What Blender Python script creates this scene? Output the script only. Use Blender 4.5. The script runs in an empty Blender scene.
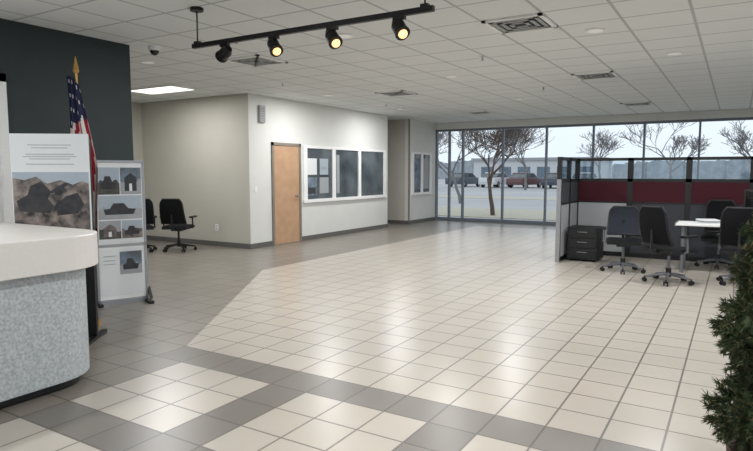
import bpy, bmesh, math, random
from mathutils import Vector, Matrix
random.seed(4)
S=bpy.context.scene
try:
    S.view_settings.view_transform='Standard'
except Exception: pass

# ---------------- materials ----------------
def lin(c):
    return tuple(((v/255)/12.92 if v/255<=0.04045 else ((v/255+0.055)/1.055)**2.4) for v in c)
def mat(name,rgb,rough=0.6,metal=0.0,noise=0.0,scale=30,emit=0,bump=0,rgb2=None,alpha=None,spec=None):
    m=bpy.data.materials.new(name); m.use_nodes=True
    nt=m.node_tree; b=nt.nodes['Principled BSDF']
    c=lin(rgb)
    b.inputs['Base Color'].default_value=(*c,1); b.inputs['Roughness'].default_value=rough; b.inputs['Metallic'].default_value=metal
    if spec is not None: b.inputs['Specular IOR Level'].default_value=spec
    if noise>0 or rgb2:
        tc=nt.nodes.new('ShaderNodeTexCoord'); n=nt.nodes.new('ShaderNodeTexNoise'); n.inputs['Scale'].default_value=scale; n.inputs['Detail'].default_value=4
        nt.links.new(tc.outputs['Object'],n.inputs['Vector'])
        r=nt.nodes.new('ShaderNodeValToRGB'); r.color_ramp.elements[0].position=.35; r.color_ramp.elements[1].position=.65
        c2=lin(rgb2) if rgb2 else tuple(v*(1-noise) for v in c)
        r.color_ramp.elements[0].color=(*c2,1); r.color_ramp.elements[1].color=(*c,1)
        nt.links.new(n.outputs['Fac'],r.inputs['Fac']); nt.links.new(r.outputs['Color'],b.inputs['Base Color'])
    if emit:
        b.inputs['Emission Color'].default_value=(*c,1); b.inputs['Emission Strength'].default_value=emit
    return m

def grid_mat(name,rgb,line,pitch,ox,oy,w,rough,vary=0.06,linerough=0.7,mott=0.02,spec=.5):
    m=bpy.data.materials.new(name); m.use_nodes=True; nt=m.node_tree; N=nt.nodes; L=nt.links
    b=N['Principled BSDF']
    g=N.new('ShaderNodeNewGeometry'); sp=N.new('ShaderNodeSeparateXYZ'); L.new(g.outputs['Position'],sp.inputs[0])
    def mth(op,a,bv=None,c=None):
        n=N.new('ShaderNodeMath'); n.operation=op
        for i,v in enumerate((a,bv,c)):
            if v is None: continue
            if isinstance(v,(int,float)): n.inputs[i].default_value=v
            else: L.new(v,n.inputs[i])
        return n.outputs[0]
    u=mth('DIVIDE',mth('SUBTRACT',sp.outputs[0],ox),pitch); v=mth('DIVIDE',mth('SUBTRACT',sp.outputs[1],oy),pitch)
    du=mth('ABSOLUTE',mth('SUBTRACT',mth('FRACT',u),.5)); dv=mth('ABSOLUTE',mth('SUBTRACT',mth('FRACT',v),.5))
    mx=mth('MAXIMUM',du,dv)
    isl=mth('GREATER_THAN',mx,.5-w/pitch/2)
    cb=N.new('ShaderNodeCombineXYZ'); L.new(mth('FLOOR',u),cb.inputs[0]); L.new(mth('FLOOR',v),cb.inputs[1])
    wn=N.new('ShaderNodeTexWhiteNoise'); wn.noise_dimensions='3D'; L.new(cb.outputs[0],wn.inputs['Vector'])
    ns=N.new('ShaderNodeTexNoise'); ns.inputs['Scale'].default_value=2.5; ns.inputs['Detail'].default_value=2; L.new(g.outputs['Position'],ns.inputs['Vector'])
    k=mth('ADD',mth('MULTIPLY_ADD',wn.outputs['Value'],vary,1-vary/2),mth('MULTIPLY_ADD',ns.outputs['Fac'],mott*2,-mott))
    vm=N.new('ShaderNodeVectorMath'); vm.operation='SCALE'; vm.inputs[0].default_value=lin(rgb); L.new(k,vm.inputs['Scale'])
    mix=N.new('ShaderNodeMix'); mix.data_type='RGBA'; L.new(isl,mix.inputs[0]); L.new(vm.outputs[0],mix.inputs[6]); mix.inputs[7].default_value=(*lin(line),1)
    L.new(mix.outputs[2],b.inputs['Base Color'])
    b.inputs['Roughness'].default_value=rough; b.inputs['Specular IOR Level'].default_value=spec
    return m

M={}
M['wall']=mat('wall_paint',(214,214,209),.75,noise=.03,scale=3)
M['wallb']=mat('wall_paint_beige',(188,185,174),.8,noise=.03,scale=3)
M['dark']=mat('dark_green_paint',(32,45,47),.6,noise=.1,scale=4)
M['base']=mat('baseboard_vinyl',(96,94,90),.6,noise=.05)
M['white']=mat('white_paint',(236,236,234),.5,noise=.02)
M['lam']=mat('counter_top_laminate',(226,222,216),.35,noise=.03,scale=60)
M['speck']=mat('speckled_laminate',(192,197,198),.55,rgb2=(158,164,166),scale=55)
M['black']=mat('black_plastic',(16,16,18),.5,noise=.1)
M['blackm']=mat('black_metal',(16,16,17),.4,metal=.3,noise=.1)
M['mesh']=mat('chair_black_mesh',(17,18,21),.85,noise=.3,scale=120,spec=.2)
M['gmesh']=mat('chair_charcoal_mesh',(44,48,56),.85,noise=.2,scale=120,spec=.2)
M['silver']=mat('silver_metal',(165,167,170),.35,metal=.7,noise=.05)
M['csil']=mat('chair_base_metal',(120,122,126),.45,metal=.5,noise=.05)
M['wood']=mat('door_wood',(186,150,118),.5,rgb2=(176,140,108),scale=6)
M['frame']=mat('door_frame_paint',(128,120,108),.5,noise=.05)
M['glassd']=mat('dark_glass',(56,62,66),.08,rgb2=(92,100,104),scale=1.6)
M['alu']=mat('window_aluminium',(110,118,128),.5,metal=.2,noise=.05)
M['red']=mat('cubicle_maroon_fabric',(66,13,27),.9,noise=.15,scale=80)
M['cgrey']=mat('cubicle_grey_fabric',(166,168,170),.9,noise=.08,scale=80)
M['cdark']=mat('cubicle_dark_fabric',(62,64,70),.9,noise=.1,scale=80)
M['paper']=mat('paper',(222,225,226),.6,noise=.02)
M['pgrey']=mat('print_grey',(160,163,166),.6,noise=.1)
M['ppink']=mat('print_warm',(150,130,124),.6,rgb2=(84,80,84),scale=9)
M['pdark']=mat('print_dark',(40,42,48),.6,rgb2=(62,60,62),scale=14)
M['pblue']=mat('print_blue',(120,140,160),.6,rgb2=(86,94,98),scale=8)
M['pol']=mat('print_olive',(84,84,76),.6,rgb2=(58,60,56),scale=12)
M['pland']=mat('print_landscape',(150,138,130),.6,rgb2=(40,40,44),scale=11)
M['psky']=mat('print_sky',(166,178,188),.6,noise=.05)
M['navy']=mat('flag_blue',(26,32,66),.85,noise=.1)
M['fred']=mat('flag_red',(158,30,42),.85,noise=.1)
M['fwhite']=mat('flag_white',(216,210,206),.85,noise=.05)
M['gold']=mat('gold',(190,150,80),.4,metal=.6,noise=.05)
M['leaf']=mat('pine_green',(74,92,56),.8,rgb2=(44,60,38),scale=20)
M['leafb']=mat('pine_brown',(122,108,76),.8,noise=.3,scale=20)
M['bark']=mat('bark',(104,92,84),.9,noise=.3,scale=12)
M['pot']=mat('pot_clay',(70,52,42),.6,noise=.2,scale=9)
M['bulb']=mat('halogen_glow',(255,205,140),.5,emit=1.6)
M['troff']=mat('troffer_lens',(255,252,244),.5,emit=1.6)
M['canl']=mat('can_lens',(240,240,235),.5,emit=.15)
M['asph']=mat('asphalt',(176,178,178),.95,rgb2=(160,163,165),scale=.15)
M['grille']=mat('vent_grille',(160,162,162),.6,noise=.05)
M['grass']=mat('winter_grass',(184,182,166),1,noise=.12,scale=4)
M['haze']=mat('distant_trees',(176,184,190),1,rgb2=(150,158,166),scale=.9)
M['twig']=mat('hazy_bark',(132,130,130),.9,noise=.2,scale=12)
M['bldg']=mat('distant_building',(206,208,210),.9,noise=.05)
M['carw']=mat('car_white',(215,218,220),.3,noise=.02)
M['card']=mat('car_dark',(84,92,102),.3,noise=.05)
M['carr']=mat('car_maroon',(110,82,84),.3,noise=.05)
M['snow']=mat('concrete_walk',(198,198,196),.9,noise=.06,scale=3)
M['smoke']=mat('dome_smoke',(20,20,22),.1)
def clear_glass(name,tint,mixf=.08):
    m=bpy.data.materials.new(name); m.use_nodes=True; nt=m.node_tree; N=nt.nodes; N.remove(N['Principled BSDF'])
    t=N.new('ShaderNodeBsdfTransparent'); t.inputs[0].default_value=(*tint,1)
    g=N.new('ShaderNodeBsdfGlossy'); g.inputs['Roughness'].default_value=.03
    mx=N.new('ShaderNodeMixShader'); mx.inputs[0].default_value=mixf
    nt.links.new(t.outputs[0],mx.inputs[1]); nt.links.new(g.outputs[0],mx.inputs[2]); nt.links.new(mx.outputs[0],N['Material Output'].inputs[0])
    return m
M['pane']=clear_glass('cubicle_glass',(.8,.85,.88),.1)
T=.31; OX=-3.69; OY=3.09
M['beige']=grid_mat('floor_tile_beige',(178,171,160),(110,104,97),T,OX,OY,.013,.29,.06)
M['taupe']=grid_mat('floor_tile_taupe',(128,122,113),(84,80,75),T,OX,OY,.014,.33,.14)
M['dgrey']=grid_mat('floor_tile_grey',(114,109,102),(82,78,74),T,OX,OY,.012,.33,.18)
M['ceil']=grid_mat('ceiling_tile',(226,229,229),(182,185,186),.61,-1.65,5.7,.028,.85,.03)

# ---------------- mesh builder ----------------
class MB:
    def __init__(s): s.bm=bmesh.new(); s.m=[]
    def mi(s,k):
        if k not in s.m: s.m.append(k)
        return s.m.index(k)
    def _tv(s,r,k):
        i=s.mi(k)
        for v in r['verts']:
            for f in v.link_faces: f.material_index=i
    def box(s,c,d,k,R=None):
        mt=Matrix.Translation(c)@(R.to_4x4() if R else Matrix())@Matrix.Diagonal((*d,1))
        s._tv(bmesh.ops.create_cube(s.bm,size=1,matrix=mt),k)
    def b2(s,a,b,k):
        s.box([(a[i]+b[i])/2 for i in range(3)],[abs(b[i]-a[i]) for i in range(3)],k)
    def cyl(s,a,b,r,k,r2=None,seg=16):
        a=Vector(a); b=Vector(b); d=b-a
        q=Vector((0,0,1)).rotation_difference(d.normalized()).to_matrix().to_4x4()
        s._tv(bmesh.ops.create_cone(s.bm,cap_ends=True,segments=seg,radius1=r,radius2=r if r2 is None else r2,depth=d.length,matrix=Matrix.Translation((a+b)/2)@q),k)
    def sph(s,c,r,k,sc=(1,1,1),seg=14):
        s._tv(bmesh.ops.create_uvsphere(s.bm,u_segments=seg,v_segments=seg//2+1,radius=r,matrix=Matrix.Translation(c)@Matrix.Diagonal((*sc,1))),k)
    def face(s,vs,k):
        f=s.bm.faces.new(vs); f.material_index=s.mi(k); return f
    def prism(s,pts,z0,z1,k):
        lo=[s.bm.verts.new((x,y,z0)) for x,y in pts]; hi=[s.bm.verts.new((x,y,z1)) for x,y in pts]
        s.face(hi,k); s.face(lo[::-1],k)
        for i in range(len(pts)):
            j=(i+1)%len(pts); s.face((lo[i],lo[j],hi[j],hi[i]),k)
    def poly(s,pts,k):
        s.face([s.bm.verts.new(p) for p in pts],k)
    def sheet(s,fn,nu,nv,k,thick=0):
        vs=[[s.bm.verts.new(fn(i/nu,j/nv)) for j in range(nv+1)] for i in range(nu+1)]
        for i in range(nu):
            for j in range(nv):
                f=s.face((vs[i][j],vs[i+1][j],vs[i+1][j+1],vs[i][j+1]),k(i,j) if callable(k) else k); f.smooth=True
    def done(s,name,loc=(0,0,0),rz=0,bevel=0,smooth=False,parent=None):
        bmesh.ops.recalc_face_normals(s.bm,faces=s.bm.faces[:])
        me=bpy.data.meshes.new(name); s.bm.to_mesh(me); s.bm.free()
        for k in s.m: me.materials.append(M[k])
        o=bpy.data.objects.new(name,me); S.collection.objects.link(o); o.location=loc; o.rotation_euler=(0,0,rz)
        if bevel:
            b=o.modifiers.new('bev','BEVEL'); b.width=bevel; b.segments=2; b.limit_method='ANGLE'
        return o
def simple(name,a,b,k,bevel=0):
    m=MB(); m.b2(a,b,k); return m.done(name,bevel=bevel)

XL=-11.2; XR=7.0; YB=-4.0; YF=16.8; H=3.0; WX=-8.05
# ---------------- floor ----------------
bm=bmesh.new()
i0=int((XL-OX)/T)-1; i1=int((XR-OX)/T)+1; j0=int((YB-OY)/T)-1; j1=int((YF-OY)/T)+1
vv={}
def gx(i): return min(max(OX+i*T,XL),XR)
def gy(j): return min(max(OY+j*T,YB),YF)
for i in range(i0,i1+1):
    for j in range(j0,j1+1): vv[i,j]=bm.verts.new((gx(i),gy(j),0))
for i in range(i0,i1):
    for j in range(j0,j1):
        if gx(i+1)-gx(i)<1e-5 or gy(j+1)-gy(j)<1e-5: continue
        bm.faces.new((vv[i,j],vv[i+1,j],vv[i+1,j+1],vv[i,j+1]))
A=Vector((-4.0,3.40,0)); B=Vector((-6.2,6.8,0)); d=(B-A).normalized(); nrm=Vector((d.y,-d.x,0))
bmesh.ops.bisect_plane(bm,geom=bm.verts[:]+bm.edges[:]+bm.faces[:],plane_co=A,plane_no=nrm)
for f in bm.faces:
    c=f.calc_center_median(); i=math.floor((c.x-OX)/T+1e-6); j=math.floor((c.y-OY)/T+1e-6)
    side=(c-A).dot(nrm)
    if j>=1 and side>0 and c.x>OX-8*T and c.y<15.5: k=0
    elif j<0 and i>=0:
        if i%4==3 or (-j-1)%4==3: k=2
        else: k=0
    elif j==0 and i>=-1: k=2
    else: k=1
    f.material_index=k
me=bpy.data.meshes.new('floor'); bm.to_mesh(me); bm.free()
for k in ('beige','taupe','dgrey'): me.materials.append(M[k])
o=bpy.data.objects.new('floor',me); S.collection.objects.link(o)

# ---------------- ceiling & walls ----------------
simple('ceiling',(XL-.2,YB-.2,H),(XR+.2,YF+.2,H+.15),'ceil')
simple('wall_left',(XL-.15,YB,0),(XL,YF,H),'wallb')
simple('wall_office_side',(XL,8.49,0),(WX-.12,8.61,H),'wallb')
m=MB(); m.b2((WX-.12,8.49,0),(WX,13.78,H),'wall')
wf=m.done('wall_office_front')
wf.data.materials.append(M['wallb'])
for p in wf.data.polygons:
    if p.normal.y<-.9: p.material_index=1
simple('wall_corridor_near',(XL,13.66,0),(WX-.12,13.78,H),'wallb')
simple('wall_corridor_far',(XL,14.98,0),(WX-.12,15.1,H),'wallb')
simple('wall_front_left',(WX-.12,14.98,0),(WX,YF,H),'wall')
simple('wall_dark',(-6.4,YB,0),(-6.23,4.59,H),'dark')
m=MB(); m.b2((-6.228,2.0,0),(-6.2,3.12,2.42),'white'); m.b2((-6.228,3.06,0),(-6.17,3.14,2.46),'white'); m.b2((-6.228,2.0,2.38),(-6.17,3.14,2.46),'white'); m.done('door_2')
for n,a,b in [('office_front_a',(WX,8.475,0),(WX+.015,9.1,.1)),('office_front_b',(WX,10.07,0),(WX+.015,13.78,.1)),('office_side',(XL,8.475,0),(WX,8.49,.1)),
              ('corridor',(XL,14.965,0),(WX,14.98,.1)),('front_left',(WX,14.965,0),(WX+.015,YF-.1,.1)),('left',(XL,YB,0),(XL+.015,8.47,.1)),('dark',(-6.23,3.2,0),(-6.215,4.59,.1))]:
    simple('baseboard_'+n,a,b,'base')
simple('trim_1',(WX,14.955,.1),(WX+.02,15.02,H),'frame')

# door
m=MB(); e=.002
m.b2((WX+e,9.12,0),(WX+.03,9.18,2.1),'frame'); m.b2((WX+e,9.99,0),(WX+.03,10.05,2.1),'frame'); m.b2((WX+e,9.12,2.04),(WX+.03,10.05,2.1),'frame')
m.b2((WX+e,9.18,.01),(WX+.015,9.99,2.04),'wood')
m.cyl((WX+.015,9.92,1.0),(WX+.07,9.92,1.0),.02,'silver'); m.cyl((WX+.065,9.93,1.0),(WX+.065,9.81,1.0),.012,'silver')
m.done('door_1')
def iwin(ys,y0,y1,z0=.9,z1=2.02):
    m=MB()
    m.b2((WX,y0,z0),(WX+.006,y1,z1),'glassd')
    m.b2((WX,y0-.06,z0-.07),(WX+.05,y1+.06,z0),'white'); m.b2((WX,y0-.04,z1),(WX+.035,y1+.04,z1+.06),'white')
    for y in ys: m.b2((WX,y-.06,z0),(WX+.035,y+.06,z1),'white')
    return m
m=iwin([10.2,11.27,12.36,13.6],10.17,13.6)
for (y,z,w,h,k) in [(10.45,1.62,.36,.36,'paper'),(10.9,1.62,.32,.36,'psky'),(10.45,1.18,.36,.4,'pblue'),(10.9,1.2,.34,.36,'pgrey'),(11.45,1.45,.12,.9,'pgrey')]:
    m.b2((WX+.006,y-w/2,z-h/2),(WX+.01,y+w/2,z+h/2),k)
m.b2((WX+.01,10.3,1.02),(WX+.012,10.58,1.16),'pdark'); m.b2((WX+.01,10.78,1.56),(WX+.012,11.0,1.62),'pgrey')
m.done('window_1')
m=iwin([15.2,15.78,16.36],15.2,16.36); m.b2((WX+.006,15.3,1.0),(WX+.01,15.68,1.9),'pblue'); m.b2((WX+.006,15.88,1.0),(WX+.01,16.26,1.9),'pgrey'); m.done('window_2')

# ---------------- glazed curtain walls ----------------
def curtain(name,p0,p1,axis,posts,fixed,z1=2.8):
    m=MB(); w=.045
    def seg(a,b,z0,zz,k,t=.06):
        if axis=='x': m.b2((a,fixed-t,z0),(b,fixed+t,zz),k)
        else: m.b2((fixed-t,a,z0),(fixed+t,b,zz),k)
    seg(p0,p1,z1,H,'wall',.1); seg(p0,p1,z1-.06,z1,'alu'); seg(p0,p1,0,.1,'alu')
    for q in posts: seg(q-w/2,q+w/2,.1,z1-.06,'alu')
    return m.done(name)
po=[-7.15+1.262*i for i in range(0,12)]
curtain('window_3',WX,XR,'x',[-8.03,-7.6]+po[:11]+[XR-.03],YF)
curtain('window_4',YB,YF,'y',[YB+1.4*i for i in range(0,15)],XR)
curtain('window_5',-6.23,XR,'x',[-6+1.4*i for i in range(0,10)],YB)

m=MB(); m.b2((WX,8.76,2.47),(WX+.05,8.92,2.8),'pgrey'); m.b2((WX+.05,8.775,2.485),(WX+.056,8.905,2.785),'grille')
for i in range(8): m.b2((WX+.056,8.785,2.51+i*.033),(WX+.058,8.895,2.52+i*.033),'base')
m.done('wall_speaker',bevel=.01)
m=MB(); m.b2((-9.0,8.48,.32),(-8.92,8.49,.45),'white'); m.b2((-8.975,8.478,.34),(-8.945,8.48,.37),'pgrey'); m.b2((-8.975,8.478,.4),(-8.945,8.48,.43),'pgrey'); m.done('power_outlet')
m=MB(); m.b2((WX,8.62,1.1),(WX+.01,8.7,1.22),'white'); m.b2((WX+.01,8.65,1.14),(WX+.018,8.67,1.18),'white'); m.done('light_switch')

# ---------------- ceiling fittings ----------------
def vent(x,y):
    m=MB(); s=.3
    for a,b in [((-s,-s),(s,-s+.04)),((-s,s-.04),(s,s)),((-s,-s),(-s+.04,s)),((s-.04,-s),(s,s))]: m.b2((a[0],a[1],-.02),(b[0],b[1],0),'white')
    m.b2((-.26,-.26,-.004),(.26,.26,-.001),'cdark')
    for r in (.24,.17,.10):
        for a,b in [((-r,-r),(r,-r+.04)),((-r,r-.04),(r,r)),((-r,-r),(-r+.04,r)),((r-.04,-r),(r,r))]: m.b2((a[0],a[1],-.018),(b[0],b[1],-.006),'grille')
    m.done('ceiling_air_vent',(x,y,H))
for x,y in [(-1.95,6.0),(-1.95,9.75),(-5.62,9.95),(-5.62,6.1),(-1.95,14.2),(-5.62,14.2),(2.3,9.75)]: vent(x,y)
def can(x,y,p=0):
    m=MB(); m.cyl((0,0,-.012),(0,0,0),.1,'white',seg=24); m.cyl((0,0,-.014),(0,0,-.011),.078,'canl',seg=24); m.done('recessed_ceiling_light',(x,y,H))
    if p:
        l=bpy.data.lights.new('can_lamp','AREA'); l.shape='DISK'; l.size=.15; l.energy=p; l.color=(.98,.985,1); l.specular_factor=.015
        o=bpy.data.objects.new('recessed_lamp',l); S.collection.objects.link(o); o.location=(x,y,H-.02)
for x,y in [(-3.9,8.66),(-6.97,5.41),(-1.36,6.69),(-.75,8.48),(-3.77,5.5),(-6.9,9.5),(-3.9,12.0),(-6.9,12.4),(.9,12.0),(1.5,5.5),(2.5,8.5),(-1.4,2.5),(2,2),(-1.4,-1.5),(-4.6,.8)]: can(x,y,46)
def troffer(x,y,p):
    m=MB(); m.b2((-.61,-.3,-.015),(.61,.3,0),'white'); m.b2((-.57,-.26,-.02),(.57,.26,-.014),'troff'); m.done('ceiling_troffer_light',(x,y,H))
    l=bpy.data.lights.new('troffer_lamp','AREA'); l.shape='RECTANGLE'; l.size=1.1; l.size_y=.5; l.energy=p
    o=bpy.data.objects.new('troffer_lamp',l); S.collection.objects.link(o); o.location=(x,y,H-.03)
troffer(-9.05,7.3,38); troffer(-9.05,2.5,38)
for x,y in [(-2.9,7.4),(-6.6,7.8),(.1,7.3),(-3.0,10.6),(-4.9,5.0),(.4,10.4),(-6.7,11.4)]:
    m=MB(); m.cyl((0,0,-.008),(0,0,0),.035,'white'); m.cyl((0,0,-.05),(0,0,-.008),.01,'silver'); m.cyl((0,0,-.055),(0,0,-.05),.02,'silver'); m.done('fire_sprinkler',(x,y,H-.001))
m=MB(); m.cyl((0,0,-.05),(0,0,0),.07,'white',seg=24); m.sph((0,0,-.05),.055,'smoke'); m.done('security_camera',(-6.05,4.8,H))

# track light
m=MB(); TY=3.9; TZ=2.66
m.b2((-4.37,TY-.018,TZ-.02),(-1.9,TY+.018,TZ+.02),'blackm')
for x in (-4.31,-1.97):
    m.cyl((x,TY,TZ),(x,TY,H),.007,'blackm'); m.cyl((x,TY,H-.03),(x,TY,H),.06,'blackm',seg=24)
    m.box((x,TY,TZ+.025),(.06,.04,.03),'blackm')
spots=[(-3.965,Vector((-.7,.2,-.25)),0),(-3.39,Vector((.55,-.25,-.6)),1),(-2.785,Vector((.55,-.25,-.6)),1),(-2.18,Vector((.5,-.3,-.6)),1)]
for x,dr,lit in spots:
    dr=dr.normalized(); p=Vector((x,TY,TZ-.10))
    m.b2((x-.05,TY-.015,TZ-.045),(x+.05,TY+.015,TZ-.02),'blackm'); m.cyl((x,TY,TZ-.10),(x,TY,TZ-.03),.009,'blackm')
    a=p-dr*.08; b=p+dr*.06
    m.cyl(a,a+dr*.05,.03,'blackm',r2=.05); m.cyl(a+dr*.05,b,.052,'blackm',seg=24); m.cyl(b,b+dr*.015,.058,'blackm',seg=24)
    if lit:
        m.sph(b+dr*.012,.036,'bulb')
        l=bpy.data.lights.new('spot_lamp','SPOT'); l.energy=20; l.spot_size=1.2; l.color=(1,.8,.55); l.shadow_soft_size=.02; l.specular_factor=.1
        o=bpy.data.objects.new('track_spot_lamp',l); S.collection.objects.link(o); o.location=b+dr*.08; o.rotation_euler=dr.to_track_quat('-Z','Y').to_euler()
    else: m.cyl(b+dr*.0155,b+dr*.018,.05,'smoke',seg=24)
m.done('track_light')

# ---------------- reception counter ----------------
def outline(o,r):
    x=-3.77-o; y=2.65-o; pts=[(x,-3.0)]
    for i in range(13):
        a=i/12*math.pi/2; pts.append((x-r+r*math.cos(a),y-r+r*math.sin(a)))
    pts+=[(-6.195,y),(-6.195,1.7+o),(-4.6+o,1.7+o),(-4.6+o,-3.0)]
    return pts
m=MB(); m.prism(outline(.15,.27),0,.07,'black'); m.prism(outline(.08,.34),.07,.84,'speck'); m.prism(outline(0,.4),.84,1.07,'lam'); m.done('reception_counter',bevel=.008)

# ---------------- poster stand ----------------
m=MB(); rz=math.atan2(.6,.8)
W=.325
m.b2((-W,-.0,.02),(W,.04,1.80),'black'); m.b2((-W,-.2,0),(-W+.05,.25,.03),'black'); m.b2((W-.05,-.2,0),(W,.25,.03),'black')
m.b2((-W,-.012,.95),(W,0,1.83),'paper')
m.b2((-W+.008,-.0135,.97),(W-.008,-.012,1.50),'psky')
def pp(pts,k,yy): m.poly([(x,yy,z) for x,z in pts],k)
pp([(-.315,.97),(.315,.97),(.315,1.40),(.26,1.42),(.18,1.39),(.08,1.43),(-.03,1.40),(-.12,1.46),(-.22,1.43),(-.315,1.45)],'pland',-.0145)
pp([(-.27,1.16),(-.02,1.14),(.02,1.2),(-.03,1.27),(.0,1.33),(-.08,1.42),(-.17,1.38),(-.2,1.3),(-.29,1.25)],'pdark',-.0155)
pp([(.04,1.12),(.22,1.14),(.27,1.22),(.22,1.32),(.12,1.29),(.05,1.22)],'pdark',-.0155)
pp([(-.05,1.3),(.05,1.33),(.16,1.40),(.12,1.41),(.03,1.36)],'cdark',-.0155)
for i,(z,w) in enumerate([(1.73,.18),(1.705,.15),(1.65,.2),(1.63,.22),(1.61,.17),(1.565,.2)]): m.b2((-w,-.014,z),(w,-.012,z+.006),'pgrey')
m.done('poster_stand',(-5.105,2.93,0),rz)

# display board stand : white framed picture boards on a slim stand
m=MB()
a=Vector((-6.05,3.93,0)); b=Vector((-5.84,4.43,0)); dd=(b-a); rz=math.atan2(dd.y,dd.x); w=dd.length
for x0 in (0,w-.025): m.b2((x0,-.02,.03),(x0+.025,.02,1.62),'silver')
m.b2((0,-.02,1.6),(w,.02,1.63),'silver'); m.b2((0,-.02,.66),(w,.02,.69),'silver'); m.b2((0,-.02,.03),(w,.02,.06),'silver')
m.b2((.025,-.012,.06),(w-.025,.012,1.6),'white')
m.b2((.035,-.016,.70),(w-.035,-.012,1.59),'paper')
def photo(x0,z0,x1,z1,sky,gnd,body,v):
    W_=x1-x0; H_=z1-z0; r=random.Random(v)
    m.b2((x0,-.018,z0),(x1,-.016,z1),sky)
    def q(pts,k,y): m.poly([(x0+u*W_,y,z0+t*H_) for u,t in pts],k)
    hl=[(1-i/8,.45+r.uniform(-.1,.14)) for i in range(9)]
    q([(0,0),(1,0)]+hl,gnd,-.0188)
    if v%2: q([(.15,.2),(.8,.2),(.86,.42),(.68,.46),(.58,.68),(.34,.68),(.26,.46),(.12,.42)],body,-.0196)
    else: q([(.2,.12),(.78,.12),(.78,.62),(.5,.8),(.2,.62)],body,-.0196); q([(.42,.12),(.56,.12),(.56,.4),(.42,.4)],'paper',-.0202)
photo(.04,1.25,.27,1.55,'psky','pol','pdark',1); photo(.28,1.25,w-.04,1.55,'pblue','pgrey','cdark',2)
photo(.04,.97,w-.04,1.235,'psky','pgrey','pdark',3)
photo(.04,.75,.27,.955,'pgrey','pol','ppink',4); photo(.28,.75,w-.04,.955,'psky','pland','pdark',5)
m.b2((.035,-.016,.1),(w-.035,-.012,.64),'paper'); photo(w*.45,.34,w-.06,.6,'pblue','pgrey','pdark',7)
for z in (.55,.5,.46): m.b2((.07,-.018,z),(.2,-.016,z+.008),'pgrey')
m.b2((0.02,-.03,.0),(w-.02,.03,.05),'silver')
m.b2((w-.04,-.22,0),(w+.01,.02,.03),'black'); m.b2((-.01,-.1,0),(.04,.02,.03),'black'); m.box((w+.01,-.05,.1),(.03,.16,.03),'black',Matrix.Rotation(.8,3,'X'))
m.done('display_board_stand',(a.x,a.y,0),rz)

# ---------------- flag ----------------
m=MB()
m.cyl((0,0,0),(0,0,.05),.12,'gold',seg=24); m.cyl((0,0,.05),(0,0,.1),.05,'gold'); m.cyl((0,0,.05),(0,0,2.43),.012,'gold'); m.sph((0,0,2.45),.028,'gold'); m.cyl((0,0,2.47),(0,0,2.58),.026,'gold',r2=.003)
def ff(u,v):
    z=2.40-1.42*v-.10*u*v-.10*u*u; sp=.12+.13*min(1,v*2.0)
    x=-.07+(u)*sp; y=-.04+.035*math.sin(u*15+v*1.5)*(0.5+v*.7)+.02*math.sin(v*7+u*5)
    return Vector((x,y,z))
def fk(i,j):
    if j<15-(i//4):
        return 'fwhite' if (i%4==1 and j%4==1) else 'navy'
    return 'fred' if ((i*1.0+ (j)*.2)//3)%2==0 else 'fwhite'
m.sheet(ff,27,44,fk)
m.done('us_flag',(-5.36,3.36,0),math.radians(31))

# ---------------- office chairs ----------------
def chair(loc,rz,back='mesh',arms=True,bh=.5,base='csil'):
    m=MB()
    for i in range(5):
        a=i*2*math.pi/5+.3; c,s=math.cos(a),math.sin(a)
        m.cyl((c*.03,s*.03,.12),(c*.3,s*.3,.075),.024,base,r2=.014,seg=8)
        m.cyl((c*.3-s*.012,s*.3+c*.012,.03),(c*.3-s*.03,s*.3+c*.03,.03),.03,'black',seg=12)
        m.cyl((c*.3+s*.012,s*.3-c*.012,.03),(c*.3+s*.03,s*.3-c*.03,.03),.03,'black',seg=12)
        m.cyl((c*.3,s*.3,.03),(c*.3,s*.3,.08),.01,'black',seg=8)
    m.cyl((0,0,.08),(0,0,.2),.035,'black'); m.cyl((0,0,.2),(0,0,.4),.02,base); m.box((0,0,.41),(.2,.26,.05),'black')
    def st(u,v):
        x=(u-.5)*.5; y=(v-.5)*.5; e=max(abs(u-.5),abs(v-.5))*2
        return Vector((x*(1-.06*(2*abs(v-.5))**4),y,.50-.03*e**5-.03*max(0,v-.7)+.01*abs(u-.5)))
    m.sheet(st,12,12,'mesh')
    m.box((0,0,.45),(.47,.47,.05),'black')
    def bk(off):
        def f(u,v):
            w=.23-.03*v-.05*max(0,v-.85)/.15
            x=(u-.5)*2*w; return Vector((x,-.25+ (x*x)*.7-.10*v-.04*math.sin(v*3)+off,.54+bh*v))
        return f
    m.sheet(bk(0),12,14,back); m.sheet(bk(-.025),12,14,back)
    for sx in (-1,1):
        for k in range(8):
            f=bk(-.012); p=f(.5+sx*.5,k/8); q=f(.5+sx*.5,(k+1)/8); m.cyl(p,q,.016,'black',seg=8)
    for v in (0,1):
        for k in range(8): m.cyl(bk(-.012)(k/8,v),bk(-.012)((k+1)/8,v),.016,'black',seg=8)
    m.cyl((0,-.15,.42),(0,-.33,.46),.022,'black',seg=8); m.cyl((0,-.33,.46),(0,-.34,.75),.022,'black',r2=.015,seg=8)
    if arms:
        for sx in (-1,1):
            m.cyl((sx*.2,0,.43),(sx*.28,0,.45),.014,base,seg=8); m.cyl((sx*.28,0,.44),(sx*.28,-.02,.64),.015,base,seg=8); m.box((sx*.28,.02,.65),(.07,.25,.03),'black')
    m.done('office_chair',loc,rz)
chair((-1.42,9.5,0),math.radians(190),'gmesh',bh=.42)
chair((-.74,8.86,0),math.radians(-35),'mesh')
chair((.12,9.2,0),math.radians(-10),'mesh')
chair((-.2,10.72,0),math.radians(180),'mesh',False)
chair((-9.08,7.62,0),math.radians(30),'mesh',bh=.46,base='black')
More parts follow.
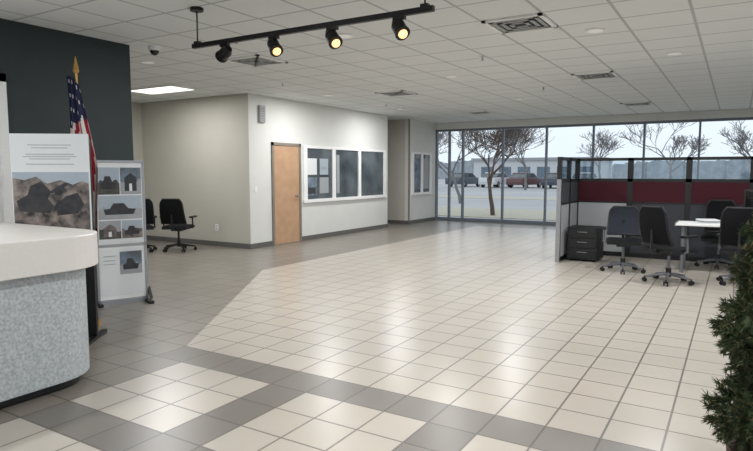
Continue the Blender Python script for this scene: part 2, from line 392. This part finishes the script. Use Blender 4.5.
chair((-9.62,7.15,0),math.radians(60),'mesh',bh=.46,base='black')

# ---------------- cubicle ----------------
m=MB(); PZ=1.75; CX=-2.51; CY=11.2
def panel(axis,fixed,a,b,low,ins=True):
    t=.03
    def q(a0,b0,z0,z1,k,tt=t):
        if axis=='x': m.b2((a0,fixed-tt,z0),(b0,fixed+tt,z1),k)
        else: m.b2((fixed-tt,a0,z0),(fixed+tt,b0,z1),k)
    q(a,b,PZ-.05,PZ,'black'); q(a,b,1.33,1.385,'black'); q(a,b,0,.08,'black')
    q(a,a+.045,.08,PZ,'black'); q(b-.045,b,.08,PZ,'black')
    q(a+.03,b-.03,1.38,PZ-.045,'pane',.004)
    q(a+.03,b-.03,.98,1.33,'red' if axis=='x' else 'cdark',.025); q(a+.03,b-.03,.95,.98,'black'); q(a+.03,b-.03,.08,.95,low,.025)
xs=[CX,-1.6,-.69,.22,1.13,2.04,2.95]
for i in range(6): panel('x',CY,xs[i],xs[i+1],'cgrey' if i<1 else 'cdark')
panel('y',CX,9.95,10.58,'cgrey'); panel('y',CX,10.58,CY,'cgrey'); panel('y',2.95,9.95,CY,'cgrey')
m.b2((CX-.035,9.92,0),(CX+.035,9.95,1.38),'silver'); m.b2((CX-.035,9.92,1.38),(CX+.035,9.95,PZ),'black')
m.done('cubicle_partition')
m=MB(); m.b2((-.75,9.76,.71),(2.7,10.36,.74),'white')
m.box((-.75,10.06,.725),(.02,.6,.05),'silver')
for x in (-.65,.95,2.6):
    for y in (9.84,10.29): m.cyl((x,y,0),(x,y,.71),.025,'csil')
    m.b2((x-.02,9.84,.66),(x+.02,10.29,.7),'csil')
m.done('office_desk',bevel=.004)
m=MB(); m.b2((-.36,-.01,.14),(.26,.03,.5),'black'); m.b2((-.34,-.014,.16),(.24,-.01,.48),'smoke'); m.cyl((-.05,.05,.01),(-.05,.04,.25),.02,'black'); m.b2((-.17,-.08,.001),(.07,.12,.012),'black'); m.done('computer_monitor',(.45,10.15,.742),math.radians(-15),bevel=.004)
m=MB()
for i in range(3): m.b2((-.12,-.15,i*.02),(.12+.01*i,.15,i*.02+.015),['paper','pgrey','paper'][i])
m.done('paper_stack',(-.35,10.05,.742),.3)
m=MB(); m.b2((0,0,.03),(.5,.5,.57),'black')
for i in range(3): m.b2((.02,-.015,.06+i*.17),(.48,0,.21+i*.17),'black'); m.b2((.17,-.03,.15+i*.17),(.33,-.015,.165+i*.17),'csil')
for x in(.06,.44):
    for y in (.06,.44): m.cyl((x,y,0),(x,y,.035),.02,'black')
m.done('file_pedestal',(-2.42,10.2,0),bevel=.006)

# ---------------- evergreen ----------------
m=MB()
m.cyl((0,0,0),(0,0,.2),.13,'pot',r2=.17,seg=28); m.cyl((0,0,.2),(0,0,.24),.185,'pot',seg=28); m.cyl((0,0,.2),(0,0,1.42),.02,'bark',r2=.008)
rn=random.Random(3)
LI=m.mi('leaf'); LB=m.mi('leafb')
def tuft(p,dr,n=9,L=.06):
    for _ in range(n):
        v=(dr+Vector((rn.gauss(0,.5),rn.gauss(0,.5),rn.gauss(0,.5)))).normalized()
        s=v.cross(Vector((rn.random(),rn.random(),rn.random()))).normalized()*.0042
        l=L*rn.uniform(.6,1.2)
        f=m.bm.faces.new([m.bm.verts.new(p-s),m.bm.verts.new(p+s),m.bm.verts.new(p+v*l)]); f.material_index=LI if rn.random()<.8 else LB
for cz,r,hh,nt_ in [(.41,.245,.17,620),(.62,.17,.12,200),(.80,.25,.16,620),(1.05,.18,.13,340),(1.23,.14,.11,240),(1.38,.09,.10,130)]:
    m.sph((0,0,cz),r*.72,'leaf',(1,1,hh/r))
    for i in range(nt_):
        z=rn.uniform(-1,1); a=rn.uniform(0,6.283); q=math.sqrt(1-z*z); wob=rn.uniform(.72,1.04)*(1+.1*math.sin(a*5+cz*9))
        n=Vector((q*math.cos(a),q*math.sin(a),z)); c0=Vector((n.x*r*wob,n.y*r*wob,cz+n.z*hh*wob))
        dr=(n+Vector((rn.gauss(0,.4),rn.gauss(0,.4),rn.gauss(0,.4)))).normalized()
        for t in range(4): tuft(c0+dr*(t*.014-.02),dr*.9,9,.036)
m.done('evergreen_tree',(.20,3.13,0))

# ---------------- exterior ----------------
simple('ground',(-120,YF+.1,-.12),(120,140,-.05),'asph')
simple('lawn',(-60,YF+2.2,-.05),(60,YF+7,-.03),'grass')
simple('lawn',(-60,YF+16,-.05),(60,YF+19,-.03),'grass')
simple('walkway',(-14,YF+.12,-.05),(14,YF+1.6,-.02),'snow')
simple('ground_side',(XR+.1,-60,-.12),(120,YF+.1,-.05),'asph'); simple('ground_rear',(-120,-100,-.12),(XR+.1,YB-.1,-.05),'asph')
def bare_tree(name,loc,h,seed,depth=6,sp=.55,rad=.07,nb=3,mk='bark',mr=.004):
    r=random.Random(seed); cu=bpy.data.curves.new(name,'CURVE'); cu.dimensions='3D'; cu.bevel_depth=1; cu.bevel_resolution=1; cu.use_fill_caps=True
    def br(p,dr,l,rr,dp):
        s=cu.splines.new('POLY'); n=4; s.points.add(n)
        pts=[p.copy()]; q=p.copy(); d2=dr.copy()
        for i in range(n):
            d2=(d2+Vector((r.gauss(0,.1),r.gauss(0,.1),r.gauss(0,.07)+.04))).normalized(); q=q+d2*l/n; pts.append(q.copy())
        for i,a in enumerate(pts): s.points[i].co=(*a,1); s.points[i].radius=max(rr*(1-.4*i/n),mr)
        if dp<=0: return
        k=nb if dp>1 else 2
        for i in range(k):
            st=pts[r.choice([2,3,4,4])] if dp<depth else pts[r.choice([3,4,4])]
            nd=(d2+Vector((r.uniform(-1,1),r.uniform(-1,1),r.uniform(-.35,.6)))*sp*1.7).normalized()
            br(st,nd,l*r.uniform(.62,.85),rr*.58,dp-1)
    br(Vector((0,0,0)),Vector((0,0,1)),h*.24,rad,depth)
    cu.materials.append(M[mk]); o=bpy.data.objects.new(name,cu); S.collection.objects.link(o); o.location=loc
bare_tree('bare_tree',(-7.35,20.0,-.05),5.6,11,7,.66,.085,3,'bark',.005)
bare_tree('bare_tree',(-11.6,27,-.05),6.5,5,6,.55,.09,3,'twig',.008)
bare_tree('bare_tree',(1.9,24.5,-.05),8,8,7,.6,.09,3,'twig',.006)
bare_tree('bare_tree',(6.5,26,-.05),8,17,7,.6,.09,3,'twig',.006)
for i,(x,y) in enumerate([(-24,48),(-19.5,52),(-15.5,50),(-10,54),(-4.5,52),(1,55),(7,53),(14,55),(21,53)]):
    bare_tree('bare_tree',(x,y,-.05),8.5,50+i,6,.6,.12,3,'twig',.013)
def treeline(name,y,hmin,hmax,seed):
    r=random.Random(seed); m=MB(); x=-130
    bmv=m.bm; top=[]; bot=[]
    while x<130:
        hgt=hmin+(hmax-hmin)*(.5+.3*math.sin(x*.11+seed)+.2*math.sin(x*.37))+r.uniform(-.25,.25); top.append(bmv.verts.new((x,y+r.uniform(-.5,.5),hgt))); bot.append(bmv.verts.new((x,y,-.1))); x+=.5
    for i in range(len(top)-1):
        f=bmv.faces.new((bot[i],bot[i+1],top[i+1],top[i])); f.material_index=m.mi('haze')
    m.done(name)
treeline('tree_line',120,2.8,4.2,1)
m=MB(); m.b2((0,0,0),(18,10,3.2),'bldg'); m.b2((-.3,-.3,3.2),(18.3,10.3,3.6),'pgrey')
for i in range(6): m.b2((1.2+i*2.8,-.05,.6),(3.0+i*2.8,0,2.3),'pblue')
m.done('distant_building',(-34,84,-.05))
def car(loc,rz,k):
    m=MB()
    def side(prof,w,kk):
        l=[m.bm.verts.new((x,-w/2,z)) for x,z in prof]; r_=[m.bm.verts.new((x,w/2,z)) for x,z in prof]
        m.face(l,kk); m.face(r_[::-1],kk)
        for i in range(len(prof)):
            j=(i+1)%len(prof); m.face((l[i],l[j],r_[j],r_[i]),kk)
    side([(-2.25,.3),(2.25,.3),(2.3,.65),(2.1,.85),(1.1,.98),(-1.6,1.02),(-2.25,.95),(-2.3,.6)],1.78,k)
    side([(1.15,.96),(.35,1.42),(-1.1,1.46),(-1.9,1.0)],1.6,'glassd')
    side([(.45,1.40),(.3,1.47),(-1.05,1.5),(-1.25,1.42)],1.5,k)
    for x in (-1.4,1.4):
        for y in (-.8,.8): m.cyl((x,y-.1,.33),(x,y+.1,.33),.33,'black',seg=20); m.cyl((x,y-.11,.33),(x,y+.11,.33),.19,'silver',seg=12)
    m.done('parked_car',loc,rz,bevel=.04)
for x,y,a,k in [(-24.5,58,80,'card'),(-21,58,85,'carw'),(-18,58,80,'carr'),(-15,58,92,'card'),(-12.2,58,88,'carw')]:
    car((x,y,-.05),math.radians(a),k)

# ---------------- world ----------------
w=bpy.data.worlds.new('World'); S.world=w; w.use_nodes=True; nt=w.node_tree; bg=nt.nodes['Background']
tc=nt.nodes.new('ShaderNodeTexCoord'); sx=nt.nodes.new('ShaderNodeSeparateXYZ'); rp=nt.nodes.new('ShaderNodeValToRGB')
nt.links.new(tc.outputs['Generated'],sx.inputs[0]); nt.links.new(sx.outputs[2],rp.inputs[0]); nt.links.new(rp.outputs[0],bg.inputs[0])
rp.color_ramp.elements[0].position=0; rp.color_ramp.elements[0].color=(.72,.81,.89,1); rp.color_ramp.elements[1].position=.6; rp.color_ramp.elements[1].color=(.85,.92,1,1)
bg.inputs[1].default_value=1.2

# ---------------- camera ----------------
cd=bpy.data.cameras.new('Camera'); cam=bpy.data.objects.new('Camera',cd); S.collection.objects.link(cam)
cam.location=(0,0,1.5); cam.rotation_euler=(math.radians(90-5.18),0,math.radians(31.36)); cd.sensor_width=36; cd.lens=28.2; cd.clip_end=500
S.camera=cam
